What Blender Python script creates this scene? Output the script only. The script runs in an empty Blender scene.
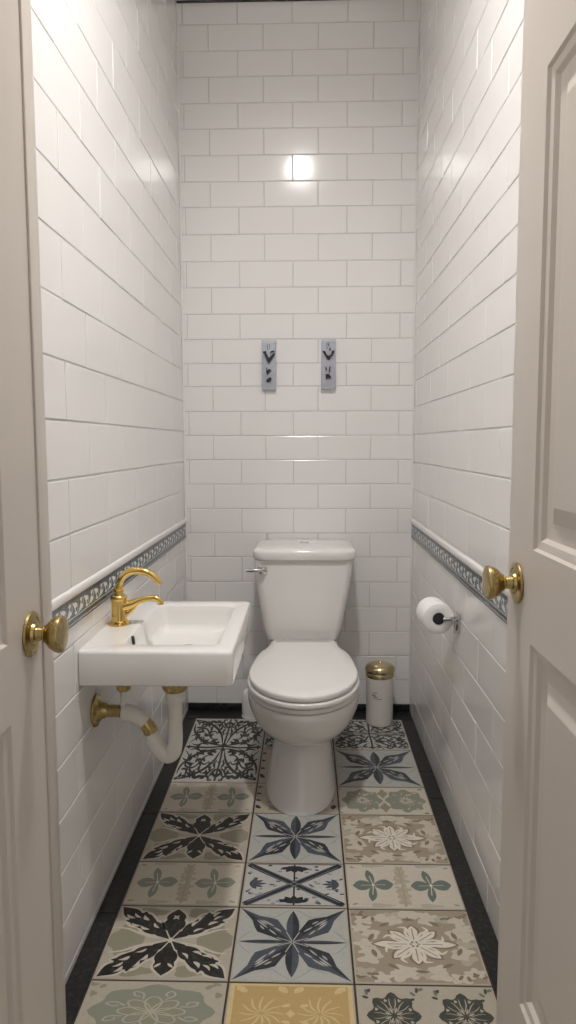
import bpy, bmesh, math, random
from math import sin, cos, pi, radians as R
from mathutils import Vector, Matrix

scn = bpy.context.scene
COL = scn.collection
rng = random.Random(7)

# ------------------------------------------------------------------ helpers
def lin(h):
    h = h.lstrip('#')
    o = []
    for i in (0, 2, 4):
        c = int(h[i:i+2], 16) / 255
        o.append(c/12.92 if c <= .04045 else ((c+.055)/1.055)**2.4)
    return tuple(o)

def obj(name, bm, mats, parent=None, smooth=None, loc=(0, 0, 0)):
    """link a bmesh as ONE mesh object; smooth = angle in degrees"""
    me = bpy.data.meshes.new(name)
    bm.normal_update()
    bm.to_mesh(me); bm.free()
    for m in (mats if isinstance(mats, (list, tuple)) else [mats]):
        me.materials.append(m)
    if smooth is not None:
        me.shade_smooth()
        me.set_sharp_from_angle(angle=R(smooth))
    o = bpy.data.objects.new(name, me)
    COL.objects.link(o)
    o.location = loc
    if parent: o.parent = parent
    return o

def thing(name, label, cat, loc, group=None):
    o = bpy.data.objects.new(name, None)
    o.empty_display_size = .05
    COL.objects.link(o)
    o.location = loc
    o['label'] = label; o['category'] = cat
    if group: o['group'] = group
    return o

def tag(o, label, cat, group=None):
    o['label'] = label; o['category'] = cat
    if group: o['group'] = group
    return o

def structure(o, label, cat):
    o['kind'] = 'structure'
    return tag(o, label, cat)

def box(bm, x0, x1, y0, y1, z0, z1, mat=0):
    vs = [bm.verts.new((x, y, z)) for z in (z0, z1) for y in (y0, y1) for x in (x0, x1)]
    fs = []
    for q in ((0, 2, 3, 1), (4, 5, 7, 6), (0, 1, 5, 4), (2, 6, 7, 3), (0, 4, 6, 2), (1, 3, 7, 5)):
        f = bm.faces.new([vs[i] for i in q]); f.material_index = mat; fs.append(f)
    return fs

def bevel_box(x0, x1, y0, y1, z0, z1, w=.002, seg=2):
    bm = bmesh.new(); box(bm, x0, x1, y0, y1, z0, z1)
    bmesh.ops.bevel(bm, geom=list(bm.edges), offset=w, segments=seg, affect='EDGES', profile=.5)
    return bm

def loft(bm, rings, cap0=True, cap1=True, closed=True, mat=0):
    rows = [[bm.verts.new(p) for p in r] for r in rings]
    n = len(rows[0])
    for a, b in zip(rows, rows[1:]):
        for i in range(n if closed else n-1):
            j = (i+1) % n
            f = bm.faces.new((a[i], a[j], b[j], b[i])); f.material_index = mat
    if cap0: bm.faces.new(rows[0][::-1]).material_index = mat
    if cap1: bm.faces.new(rows[-1]).material_index = mat
    return rows

def fix(bm):
    bmesh.ops.recalc_face_normals(bm, faces=list(bm.faces))
    return bm

def lathe(profile, axis='Z', n=40, at=(0, 0, 0), sign=1, bm=None, mat=0):
    """profile: list of (radius, distance along the axis)"""
    bm = bm or bmesh.new()
    rings = []
    for r, h in profile:
        ring = []
        for i in range(n):
            a = 2*pi*i/n
            c, s = r*cos(a), r*sin(a)
            p = {'Z': (c, s, h*sign), 'X': (h*sign, c, s), 'Y': (c, h*sign, s)}[axis]
            ring.append((p[0]+at[0], p[1]+at[1], p[2]+at[2]))
        rings.append(ring)
    loft(bm, rings, mat=mat)
    return fix(bm)

def spline(pts, k=10):
    """Catmull-Rom through points of any dimension"""
    P = [pts[0]] + list(pts) + [pts[-1]]
    out = []
    for i in range(1, len(P)-2):
        for s in range(k):
            t = s/k
            out.append(tuple(.5*((2*b) + (-a+c)*t + (2*a-5*b+4*c-d)*t*t + (-a+3*b-3*c+d)*t**3)
                             for a, b, c, d in zip(P[i-1], P[i], P[i+1], P[i+2])))
    out.append(tuple(pts[-1]))
    return out

def tube(pts, radii, n=20, k=8, bm=None, flat=1.0, mat=0):
    """round tube along smooth points; flat scales the section sideways (y)"""
    bm = bm or bmesh.new()
    if not isinstance(radii, (list, tuple)): radii = [radii]*len(pts)
    q = spline([tuple(p)+(r,) for p, r in zip(pts, radii)], k)
    P = [Vector(p[:3]) for p in q]
    rings = []
    up = None
    for i, p in enumerate(P):
        t = (P[min(i+1, len(P)-1)] - P[max(i-1, 0)]).normalized()
        if up is None:
            up = Vector((0, 1, 0)) if abs(t.y) < .9 else Vector((0, 0, 1))
        side = t.cross(up).normalized(); up = side.cross(t).normalized()
        r = q[i][3]
        rings.append([tuple(p + side*r*cos(2*pi*j/n) + up*r*flat*sin(2*pi*j/n)) for j in range(n)])
    loft(bm, rings, mat=mat)
    return fix(bm)

def rrect(x0, x1, y0, y1, r, z, k=6, rl=None):
    pts = []
    r = min(r, (x1-x0)/2-1e-4, (y1-y0)/2-1e-4)
    q = r if rl is None else rl
    for cx, cy, a0, r in ((x1-r, y0+r, -90, r), (x1-r, y1-r, 0, r), (x0+q, y1-q, 90, q), (x0+q, y0+q, 180, q)):
        for i in range(k+1):
            a = R(a0 + 90*i/k)
            pts.append((cx+r*cos(a), cy+r*sin(a), z))
    return pts

# ------------------------------------------------------------------ materials
def material(name, color, rough=.5, metal=0., spec=.5, coat=0., noise=0., nscale=20., bump=0., bscale=60., rnoise=0.):
    m = bpy.data.materials.new(name); m.use_nodes = True
    nt = m.node_tree; b = nt.nodes['Principled BSDF']
    b.inputs['Base Color'].default_value = (*color, 1)
    b.inputs['Roughness'].default_value = rough
    b.inputs['Metallic'].default_value = metal
    b.inputs['Specular IOR Level'].default_value = spec
    b.inputs['Coat Weight'].default_value = coat
    b.inputs['Coat Roughness'].default_value = .05
    co = nt.nodes.new('ShaderNodeTexCoord')
    def tex(scale, detail=4):
        t = nt.nodes.new('ShaderNodeTexNoise')
        t.inputs['Scale'].default_value = scale; t.inputs['Detail'].default_value = detail
        nt.links.new(co.outputs['Object'], t.inputs['Vector'])
        return t
    if noise:
        t = tex(nscale)
        mx = nt.nodes.new('ShaderNodeMix'); mx.data_type = 'RGBA'
        mx.inputs['A'].default_value = (*[c*(1-noise) for c in color], 1)
        mx.inputs['B'].default_value = (*[min(1, c*(1+noise)) for c in color], 1)
        nt.links.new(t.outputs['Fac'], mx.inputs['Factor'])
        nt.links.new(mx.outputs['Result'], b.inputs['Base Color'])
    if rnoise:
        t = tex(nscale*.6)
        mr = nt.nodes.new('ShaderNodeMapRange')
        mr.inputs['To Min'].default_value = max(.02, rough-rnoise); mr.inputs['To Max'].default_value = rough+rnoise
        nt.links.new(t.outputs['Fac'], mr.inputs['Value'])
        nt.links.new(mr.outputs['Result'], b.inputs['Roughness'])
    if bump:
        t = tex(bscale, 2)
        bp = nt.nodes.new('ShaderNodeBump')
        bp.inputs['Strength'].default_value = bump; bp.inputs['Distance'].default_value = .002
        nt.links.new(t.outputs['Fac'], bp.inputs['Height'])
        nt.links.new(bp.outputs['Normal'], b.inputs['Normal'])
    return m

def inlay_material(name, rough, wear, wscale, wearcol, spec=.5):
    """flat glaze: the pattern colour of each inlay, mottled by noise"""
    m = bpy.data.materials.new(name); m.use_nodes = True
    nt = m.node_tree; b = nt.nodes['Principled BSDF']
    at = nt.nodes.new('ShaderNodeAttribute'); at.attribute_name = 'Col'
    co = nt.nodes.new('ShaderNodeTexCoord')
    t = nt.nodes.new('ShaderNodeTexNoise'); t.inputs['Scale'].default_value = wscale; t.inputs['Detail'].default_value = 5
    t.inputs['Roughness'].default_value = .65
    nt.links.new(co.outputs['Object'], t.inputs['Vector'])
    mr = nt.nodes.new('ShaderNodeMapRange')
    mr.inputs['From Min'].default_value = .48; mr.inputs['From Max'].default_value = .75
    mr.inputs['To Min'].default_value = 0; mr.inputs['To Max'].default_value = wear
    nt.links.new(t.outputs['Fac'], mr.inputs['Value'])
    mx = nt.nodes.new('ShaderNodeMix'); mx.data_type = 'RGBA'
    mx.inputs['B'].default_value = (*wearcol, 1)
    nt.links.new(at.outputs['Color'], mx.inputs['A'])
    nt.links.new(mr.outputs['Result'], mx.inputs['Factor'])
    nt.links.new(mx.outputs['Result'], b.inputs['Base Color'])
    b.inputs['Roughness'].default_value = rough
    b.inputs['Specular IOR Level'].default_value = spec
    return m

M = {}
M['sidetile'] = material('white_glazed_side_tile', (.80, .785, .775), rough=.14, noise=.02, nscale=3, bump=.08, bscale=9)
M['tile'] = material('white_glazed_tile', (.80, .785, .775), rough=.13, noise=.02, nscale=3, bump=.06, bscale=9)
M['grout'] = material('grout', (.63, .61, .59), rough=.9, noise=.12, nscale=40)
M['plaster'] = material('white_plaster', (.80, .785, .76), rough=.8, noise=.02, nscale=8, bump=.1, bscale=80)
M['door'] = material('door_paint', (.60, .553, .505), rough=.38, noise=.02, nscale=6, bump=.05, bscale=120)
M['brass'] = material('aged_brass', (.48, .37, .165), rough=.27, metal=1, noise=.12, nscale=60, rnoise=.08)
M['gold'] = material('polished_gold_brass', (.76, .54, .18), rough=.14, metal=1, noise=.06, nscale=50, rnoise=.05)
M['palebrass'] = material('pale_brass', (.68, .56, .33), rough=.2, metal=1, rnoise=.05, nscale=40)
M['porcelain'] = material('porcelain', (.80, .785, .765), rough=.10, coat=.3, noise=.01, nscale=5)
M['seat'] = material('seat_plastic', (.81, .795, .775), rough=.16, noise=.01, nscale=5)
M['ceramic'] = material('cream_enamel', (.77, .735, .685), rough=.32, noise=.02, nscale=12)
M['chrome'] = material('chrome', (.62, .62, .63), rough=.14, metal=1, rnoise=.04, nscale=50)
M['pipe'] = material('white_pipe_plastic', (.74, .72, .66), rough=.35, noise=.05, nscale=14)
M['black'] = material('black_tile', (.018, .020, .021), spec=.3, rough=.28, noise=.15, nscale=25, rnoise=.08)
M['dark'] = material('dark_hole', (.015, .015, .017), rough=.45, noise=.2, nscale=30)
M['paper'] = material('tissue_paper', (.84, .83, .82), rough=.95, noise=.02, nscale=60, bump=.25, bscale=160)
M['plaque'] = material('blue_grey_plaque', (.42, .44, .50), rough=.45, noise=.14, nscale=90, bump=.3, bscale=140)
M['iron'] = material('dark_iron', (.035, .038, .043), rough=.35, metal=.6, noise=.3, nscale=60)
M['ink'] = material('grey_print', (.10, .09, .085), rough=.6, noise=.15, nscale=90)
M['hall'] = material('hall_floor', (.30, .24, .19), rough=.5, noise=.2, nscale=10)
M['shadowgap'] = material('shadow_line', (.07, .063, .057), rough=.8, noise=.2, nscale=30)  # shade under the ceiling, put into the colour
M['floor'] = inlay_material('encaustic_tile', .36, .20, 85, lin('#857e70'), spec=.28)
M['border'] = inlay_material('border_tile', .22, .25, 120, lin('#8a8f92'))

em = bpy.data.materials.new('lamp_glow'); em.use_nodes = True
_b = em.node_tree.nodes['Principled BSDF']
_b.inputs['Base Color'].default_value = (.9, .88, .84, 1)
_b.inputs['Emission Color'].default_value = (1, .972, .940, 1)
_b.inputs['Emission Strength'].default_value = 590

# ------------------------------------------------------------------ room size (metres)
XL, XR, YB, ZC = -.494, .424, 2.872, 2.768
Y0 = .16                      # inner face of the doorway wall

# ------------------------------------------------------------------ tiled walls
def tiled_wall(P, u0, u1, rows, width, joint, seed, gap=.0028, slab=None):
    """P(u, z, d) -> point, d = how far behind the tile face. rows = (z0, z1, joint phase)"""
    bm = bmesh.new(); r = random.Random(seed)
    zt, zb = rows[-1][1], rows[0][0]
    f = bm.faces.new([bm.verts.new(P(u, z, .0016)) for u, z in ((u0, zb), (u1, zb), (u1, zt), (u0, zt))])
    f.material_index = 1
    bv = .0022
    for z0, z1, ph in rows:
        k = math.floor((u0-ph)/width)
        a = ph + k*width
        while a < u1:
            s, e = max(a, u0), min(a+width, u1)
            a += width
            if e-s < .006: continue
            s += gap/2; e -= gap/2; b, t = z0+gap/2, z1-gap/2
            tu, tz = r.gauss(0, .0005), r.gauss(0, .0004)
            def d(u, z): return tu*(u-(s+e)/2)/(width/2) + tz*(z-(b+t)/2)/((z1-z0)/2)*.6
            out = [bm.verts.new(P(u, z, .003)) for u, z in ((s, b), (e, b), (e, t), (s, t))]
            mid = [bm.verts.new(P(u, z, .0007+d(u, z))) for u, z in
                   ((s+bv*.25, b+bv*.25), (e-bv*.25, b+bv*.25), (e-bv*.25, t-bv*.25), (s+bv*.25, t-bv*.25))]
            inn = [bm.verts.new(P(u, z, d(u, z))) for u, z in
                   ((s+bv, b+bv), (e-bv, b+bv), (e-bv, t-bv), (s+bv, t-bv))]
            for A, B in ((out, mid), (mid, inn)):
                for i in range(4):
                    j = (i+1) % 4
                    bm.faces.new((A[i], A[j], B[j], B[i]))
            bm.faces.new(inn)
    return bm

def add_slab(bm, x0, x1, y0, y1, z0, z1): box(bm, x0, x1, y0, y1, z0, z1, mat=1)

# back wall
zb = [.024, .129, .231, .332, .434, .537, .640, .738, .837, .936, 1.034, 1.130, 1.226, 1.325, 1.415, 1.509,
      1.606, 1.708, 1.808, 1.910, 2.013, 2.108, 2.206, 2.304, 2.398, 2.494, 2.588, 2.683, ZC]
rows = [(-.01, .024, -.264)]
for i in range(len(zb)-1):
    rows.append((zb[i], zb[i+1], -.375 if (i % 2 == 0) else -.264))
bm = tiled_wall(lambda u, z, d: (u, YB+d, z), XL, XR, rows, .2095, 0, 3)
add_slab(bm, XL-.1, XR+.1, YB+.004, YB+.1, -.05, ZC+.05)
structure(obj('wall_back', bm, [M['tile'], M['grout']]), 'white glossy running-bond tiled end wall behind the toilet', 'wall')

# left wall
zl = [.015, .127, .236, .346, .456, .566, .678, .722]
zl2 = [.796, .912, 1.028, 1.147, 1.268, 1.390, 1.514, 1.637, 1.759, 1.879, 2.00, 2.122, 2.244, 2.366, 2.488, 2.61, 2.732, ZC]
rows = [(-.01, .015, 1.47)]
for i in range(len(zl)-1): rows.append((zl[i], zl[i+1], 1.47 if i % 2 else 1.62))
rows.append((.722, .796, 1.47))
for i in range(len(zl2)-1): rows.append((zl2[i], zl2[i+1], 1.62 if i % 2 else 1.47))
rows = [(a, b, (1.62 if p == 1.47 else 1.47) if a >= .9 else p) for a, b, p in rows]
bm = tiled_wall(lambda u, z, d: (XL-d, u, z), Y0, YB, rows, .292, 0, 4)
add_slab(bm, XL-.1, XL-.004, Y0-.1, YB+.1, -.05, ZC+.05)
structure(obj('wall_left', bm, [M['sidetile'], M['grout']]), 'white glossy tiled side wall carrying the square sink', 'wall')

# right wall
zr = [.085, .19, .295, .401, .505, .615, .722]
zr2 = [.803, .917, 1.024, 1.132, 1.239, 1.340, 1.440, 1.536, 1.632, 1.728, 1.826, 1.925, 2.026, 2.128, 2.230, 2.332, 2.434, 2.536, 2.638, 2.74, ZC]
rows = [(-.01, .085, 1.6)]
for i in range(len(zr)-1): rows.append((zr[i], zr[i+1], 1.745 if i % 2 == 0 else 1.595))
rows.append((.722, .803, 1.595))
for i in range(len(zr2)-1): rows.append((zr2[i], zr2[i+1], 1.595 if i % 2 == 0 else 1.745))
bm = tiled_wall(lambda u, z, d: (XR+d, u, z), Y0, YB, rows, .300, 0, 5)
add_slab(bm, XR+.004, XR+.1, Y0-.1, YB+.1, -.05, ZC+.05)
structure(obj('wall_right', bm, [M['sidetile'], M['grout']]), 'white glossy tiled side wall with the paper roll holder', 'wall')

# doorway wall: two narrow returns and the part above the doors
bm = bmesh.new()
box(bm, XL, -.418, .06, Y0, 0, ZC); box(bm, .346, XR, .06, Y0, 0, ZC); box(bm, -.418, .346, .06, Y0, 2.06, ZC)
structure(obj('wall_front', bm, M['plaster']), 'white plaster wall around the doorway', 'wall')

bm = bmesh.new(); box(bm, XL-.1, XR+.1, .06, YB+.1, ZC, ZC+.1)
structure(obj('ceiling', bm, M['plaster']), 'flat white plaster ceiling', 'ceiling')
bm = bevel_box(XL+.001, XR-.001, YB-.007, YB-.0005, ZC-.008, ZC-.0005, .001, 1)  # dark strip standing in for the shadow where end wall meets ceiling
structure(obj('trim_1', bm, M['shadowgap']), 'thin dark strip painted as the shadow line between end wall and ceiling', 'trim')
# white caulk beads in the two back corners
for n, x, s in ((2, XL, 1), (3, XR, -1)):
    bm = bmesh.new()
    ring = lambda z: [(x+s*.0005, YB-.0005, z), (x+s*.006, YB-.0005, z), (x+s*.0035, YB-.0035, z), (x+s*.0005, YB-.006, z)]
    loft(bm, [ring(.03), ring(ZC-.009)]); fix(bm)
    structure(obj('trim_%d' % n, bm, M['tile']), 'white caulk bead in the %s corner of the end wall' % ('sink-side' if n == 2 else 'bin-side'), 'trim')

# black skirting tiles along the end wall
bm = bmesh.new()
for a, b in ((XL+.001, -.20), (-.20, .10), (.10, XR-.001)):
    b2 = bevel_box(a+.001, b-.001, YB-.009, YB-.0005, .0, .029, .0015)
    me = bpy.data.meshes.new('t'); b2.to_mesh(me); b2.free(); bm.from_mesh(me); bpy.data.meshes.remove(me)
structure(obj('baseboard_back', bm, M['black'], smooth=40), 'low black tile skirting along the end wall', 'baseboard')

# ------------------------------------------------------------------ flat inlay patterns (floor and border tiles)
class Inlay:
    """polygons laid into flat tiles; every face carries its own glaze colour"""
    def __init__(self):
        self.bm = bmesh.new()
        self.cl = self.bm.loops.layers.float_color.new('Col')
        self.T = lambda u, v, h: (u, v, h)
        self.step = .00010; self.count = 0; self.clip = True
    def poly(self, pts, col, layer=1):
        if len(pts) < 3: return
        k = self.count = self.count+1
        h = self.step*layer + (k % 60)*1.5e-6
        if self.clip: pts = [(max(-.98, min(.98, u)), max(-.98, min(.98, v))) for u, v in pts]
        vs = [self.bm.verts.new(self.T(u, v, h)) for u, v in pts]
        f = self.bm.faces.new(vs)
        f.normal_update()
        if f.normal.dot(self.up) < 0: f.normal_flip()
        for l in f.loops: l[self.cl] = (*col, 1)
    def slab(self, u0, u1, v0, v1, col, bev=.0012):
        """tile body: bevelled top over a short skirt, in world units through self.W"""
        o = [self.bm.verts.new(self.W(u, v, -.004)) for u, v in ((u0, v0), (u1, v0), (u1, v1), (u0, v1))]
        m = [self.bm.verts.new(self.W(u, v, -.0008)) for u, v in ((u0, v0), (u1, v0), (u1, v1), (u0, v1))]
        i = [self.bm.verts.new(self.W(u, v, 0)) for u, v in ((u0+bev, v0+bev), (u1-bev, v0+bev), (u1-bev, v1-bev), (u0+bev, v1-bev))]
        fs = [self.bm.faces.new(i)]
        for A, B in ((o, m), (m, i)):
            for k in range(4): fs.append(self.bm.faces.new((A[k], A[(k+1) % 4], B[(k+1) % 4], B[k])))
        for f in fs:
            for l in f.loops: l[self.cl] = (*col, 1)

def leaf(cx, cy, ang, L, W, peak=.5, lobes=0, depth=.25, n=26, start=0., curve=0.):
    """leaf outline from its base outward; lobes make a serrated rim"""
    pts = []
    ca, sa = cos(ang), sin(ang)
    def wid(t):
        w = (t/peak)**.8 if t < peak else ((1-t)/(1-peak))**.9
        w = sin(w*pi/2)
        if lobes: w *= 1 - depth*(1-abs(sin(lobes*pi*(t**.9)))**.7)
        return w*W/2
    def at(t, s):
        x = start + t*L; y = s*wid(t) + curve*sin(pi*t)*L
        return (cx + x*ca - y*sa, cy + x*sa + y*ca)
    for i in range(n+1): pts.append(at(i/n, -1))
    for i in range(n-1, 0, -1): pts.append(at(i/n, 1))
    return pts

def kite(cx, cy, ang, L, W, peak=.55):
    ca, sa = cos(ang), sin(ang)
    out = []
    for t, s in ((0, 0), (peak*.25, -.42), (peak*.6, -.66), (peak, -1), (peak*1.2, -.80), (peak*1.5, -.36), (1, 0), (peak*1.5, .36), (peak*1.2, .80), (peak, 1), (peak*.6, .66), (peak*.25, .42)):
        x, y = t*L, s*W/2
        out.append((cx+x*ca-y*sa, cy+x*sa+y*ca))
    return out

def stroke(pts, w0, w1=None, k=6, taper=False):
    w1 = w0 if w1 is None else w1
    q = spline(pts, k)
    Lp, Rp = [], []
    for i, p in enumerate(q):
        a, b = q[max(i-1, 0)], q[min(i+1, len(q)-1)]
        dx, dy = b[0]-a[0], b[1]-a[1]; m = math.hypot(dx, dy) or 1
        t = i/(len(q)-1); w = (w0+(w1-w0)*t)/2
        if taper: w *= max(.15, sin(pi*min(1, max(0, t)))**.6)
        Lp.append((p[0]-dy/m*w, p[1]+dx/m*w)); Rp.append((p[0]+dy/m*w, p[1]-dx/m*w))
    return Lp + Rp[::-1]

def strip(I, pts, w, col, layer, k=6, taper=False, w1=None):
    """a stroke as one quad per step (never self-crossing)"""
    s = stroke(pts, w, w1, k, taper); n = len(s)//2
    for i in range(n-1):
        I.poly([s[i], s[i+1], s[2*n-2-i], s[2*n-1-i]], col, layer)

def blob(cx, cy, rx, ry, lobes=5, depth=.15, ph=0., n=40):
    return [(cx+rx*cos(a)*(1+depth*cos(lobes*a+ph)), cy+ry*sin(a)*(1+depth*cos(lobes*a+ph)))
            for a in (2*pi*i/n for i in range(n))]

def mirror(pts, mx, my): return [(x*mx, y*my) for x, y in pts]

C = {k: lin(v) for k, v in dict(
    stone='#b0a899', mid='#aa9f8c', cream='#c4bcae', pale='#d8d1c5', olive='#8f8b78', sage='#878b7d', green='#69736c', black='#1f1e1d',
    bluegrey='#b0b1ac', slate='#49505a', deep='#2c3038', white='#bab9b5', taupe='#9e917e', brown='#80725f', ochre='#b99e69',
    yellow='#d0ba8a', dkgreen='#3f443d', grey='#8d9194').items()}

def p_black_floral(I):
    I.poly([(-.97, -.97), (.97, -.97), (.97, .97), (-.97, .97)], C['stone'], 1)
    for s in (-1, 1):
        I.poly(blob(s*.72, 0, .26, .44, 4, .18), C['olive'], 2)
        I.poly(blob(s*.42, s*.80, .26, .13, 3, .2), C['olive'], 2)
        I.poly(blob(-s*.42, s*.80, .26, .13, 3, .2), C['olive'], 2)
        for q in (-1, 1):
            strip(I, [(s*.1, q*.03), (s*.45, q*.14), (s*.72, q*.30), (s*.93, q*.34)], .05, C['cream'], 3, taper=True)
    for a in (45, 135, 225, 315):
        an = R(a)
        I.poly(leaf(0, 0, an, 1.38, .52, .60, 4, .30, n=60), C['cream'], 3)
        I.poly(leaf(0, 0, an, 1.35, .40, .60, 4, .38, n=60), C['black'], 5)
        for q in (-1, 1):
            for t, d, l, w, cv in ((.30, .42, .46, .15, -.10), (.58, .50, .44, .17, -.13), (.84, .34, .34, .12, -.10)):
                I.poly(leaf(t*cos(an), t*sin(an), an+q*d, l+.04, w+.08, .5, n=14, curve=cv*q), C['cream'], 3)
                I.poly(leaf(t*cos(an), t*sin(an), an+q*d, l, w, .5, n=14, curve=cv*q), C['black'], 4)
        for t, w, o in ((.48, .06, .07), (.70, .07, -.08), (.92, .06, .05), (.66, .05, .11), (.40, .05, -.07), (.86, .05, -.03)):
            ca, sa = cos(an), sin(an)
            I.poly(leaf(t*ca-o*sa, t*sa+o*ca, an+o*3, .19, w, .4, n=10, curve=.15), C['cream'], 6)
    for a in (90, 270):
        I.poly(leaf(0, 0, R(a), .95, .46, .62, 3, .25), C['cream'], 3)
        I.poly(leaf(0, 0, R(a), .91, .37, .62, 3, .28), C['black'], 4)
        s = sin(R(a))
        for o in (-1, 1): I.poly(leaf(o*.05, s*.60, R(a+o*40), .15, .05, .5), C['cream'], 5)
    I.poly(blob(0, 0, .05, .06, 4, .2), C['cream'], 6)
    for a in range(0, 360, 45):
        strip(I, [(0, 0), (.30*cos(R(a+22)), .30*sin(R(a+22)))], .022, C['cream'], 6, k=1)

def p_blue_star(I):
    I.poly([(-.97, -.97), (.97, -.97), (.97, .97), (-.97, .97)], C['bluegrey'], 1)
    for s in (-1, 1):
        for q in (-1, 1):
            strip(I, [(0, s*.98), (q*.22, s*.80), (q*.36, s*.70), (q*.60, s*.82)], .016, C['grey'], 2, taper=True)
            strip(I, [(s*.98, 0), (s*.82, q*.22), (s*.72, q*.30)], .016, C['grey'], 2, taper=True)
    for a in (45, 135, 225, 315):
        an = R(a); ca, sa = cos(an), sin(an)
        I.poly(kite(0, 0, an, 1.40, .50, .46), C['slate'], 3)
        I.poly([(0, 0)] + kite(0, 0, an, 1.40, .50, .46)[6:], C['deep'], 4)
        for t, o, l in ((.58, .05, .34), (.54, -.07, .30), (.66, -.01, .22), (.34, .07, .22), (.34, -.06, .20), (.60, .12, .16)):
            I.poly(leaf(t*ca-o*sa, t*sa+o*ca, an-o*1.2, l, .036, .5), C['bluegrey'], 5)
    for a, L, W in ((90, .90, .23), (270, .90, .23), (0, .95, .10), (180, .95, .10)):
        I.poly(leaf(0, 0, R(a), L, W, .5), C['slate'], 5)
        p = leaf(0, 0, R(a), L, W, .5)
        I.poly(p[:27], C['deep'], 6)
    for a in range(0, 360, 45):
        strip(I, [(.02*cos(R(a+22)), .02*sin(R(a+22))), (.30*cos(R(a+22)), .30*sin(R(a+22)))], .02, C['bluegrey'], 7, k=1)

def p_two_flowers(I, petal='sage'):
    I.poly([(-.975, -.96), (.975, -.96), (.975, .96), (-.975, .96)], C['cream'], 1)
    for s in (-1, 1):
        I.poly(blob(s*.42, -.95+.08, .20, .08, 3, .2), C['stone'], 2)
        I.poly(blob(s*.50, .90, .22, .07, 3, .2), C['stone'], 2)
        for a, L, W in ((4, .40, .26), (182, .42, .26), (103, .74, .27), (262, .74, .27)):
            # width and length in stretched tile units
            p = leaf(0, 0, R(a), 1, W/L if abs(cos(R(a))) > .7 else W*1.5, .58)
            sx, sy = (.37, .72)
            I.poly([(s*.52+x*sx, y*sy) for x, y in p], C[petal], 3)
            strip(I, [(s*.52, 0), (s*.52+.30*sx*2*cos(R(a)), .60*sy*sin(R(a)))], .014, C['pale'], 4, k=1)
        I.poly(blob(s*.52, 0, .025, .06, 4, .2), C['pale'], 5)
        for q in (-1, 1):
            I.poly(leaf(s*.93, q*.86, R(180 if s > 0 else 0)+q*s*.6, .13, .07, .5), C['taupe'], 2)
    for q in (-1, 1):
        for k in range(3):
            I.poly(blob(0, q*(.18+.27*k), .13-.02*k, .17, 5, .3, k), C['mid'], 2)
            for s in (-1, 1):
                I.poly(leaf(s*.02, q*(.06+.27*k), (0 if s > 0 else pi)+q*s*.9, .15, .07, .5), C['stone'], 3)
    strip(I, [(0, -.85), (0, .85)], .014, C['taupe'], 4, k=1)

def p_damask(I):
    I.poly([(-.97, -.97), (.97, -.97), (.97, .97), (-.97, .97)], C['taupe'], 1)
    r = random.Random(11)
    for k in range(26):
        a = 2*pi*k/26; rr = .86+.07*sin(5*a)
        x, y = rr*cos(a)/max(abs(cos(a)), abs(sin(a))), rr*sin(a)/max(abs(cos(a)), abs(sin(a)))
        I.poly(blob(x*.93, y*.93, .15, .12, 3+k % 3, .28, k), C['cream'] if k % 4 else C['stone'], 2)
    for k in range(16):
        a = 2*pi*(k+.5)/16
        I.poly(leaf(.62*cos(a), .62*sin(a), a+.9*(-1)**k, .34, .20, .45, 2, .3), C['cream'], 3)
    for k in range(8):
        a = 2*pi*k/8
        L = .66 if k % 4 == 0 else .52
        I.poly(leaf(0, 0, a, L+.04, .25, .66, 2, .15), C['brown'], 4)
        I.poly(leaf(0, 0, a, L, .17, .66, 2, .2), C['pale'], 5)
        strip(I, [(.12*cos(a), .12*sin(a)), (.44*cos(a), .44*sin(a))], .016, C['brown'], 7, k=1)
        strip(I, [(.06*cos(a+.39), .06*sin(a+.39)), (.30*cos(a+.39), .30*sin(a+.39)), (.46*cos(a+.22), .46*sin(a+.22)), (.52*cos(a+.46), .52*sin(a+.46))], .055, C['pale'], 6, taper=True)
    for k in range(10):
        a = 2*pi*k/10+.2
        I.poly(leaf(.70*cos(a), .70*sin(a), a+1.6, .22, .08, .5), C['brown'], 4)
    I.poly(blob(0, 0, .075, .075, 6, .2), C['brown'], 7)
    I.poly(blob(0, 0, .05, .05, 4, .2), C['pale'], 8)
    for s in (-1, 1):
        for q in (-1, 1):
            for k in range(5):
                I.poly(leaf(s*(.90-.07*k), q*(.86-.02*k), r.random()*6, .14, .07, .5, 2, .4), C['brown'], 4)

def p_green_medallion(I):
    I.poly([(-.97, -.97), (.97, -.97), (.97, .97), (-.97, .97)], C['stone'], 1)
    I.poly(blob(0, 0, .84, .84, 8, .07), C['sage'], 2)
    for k in range(8):
        a = 2*pi*k/8
        p = leaf(0, 0, a, .50, .24, .6)
        strip(I, p[::4]+[p[0]], .03, C['stone'], 3, k=2)
        I.poly(leaf(.10*cos(a), .10*sin(a), a, .34, .10, .6), C['olive'], 3)
        a2 = a+.39
        strip(I, [(.42*cos(a2), .42*sin(a2)), (.60*cos(a2-.1), .60*sin(a2-.1)), (.70*cos(a2+.06), .70*sin(a2+.06)), (.58*cos(a2+.13), .58*sin(a2+.13)), (.52*cos(a2+.02), .52*sin(a2+.02))], .032, C['stone'], 3)
    for s in (-1, 1):
        for q in (-1, 1):
            for k in range(3): I.poly(leaf(s*(.93-.08*k), q*.88, R(90+q*60+50*k), .16, .09, .5), C['olive'], 2)
            I.poly(blob(s*.90, q*.55, .05, .09, 3, .2), C['olive'], 2)

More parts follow.
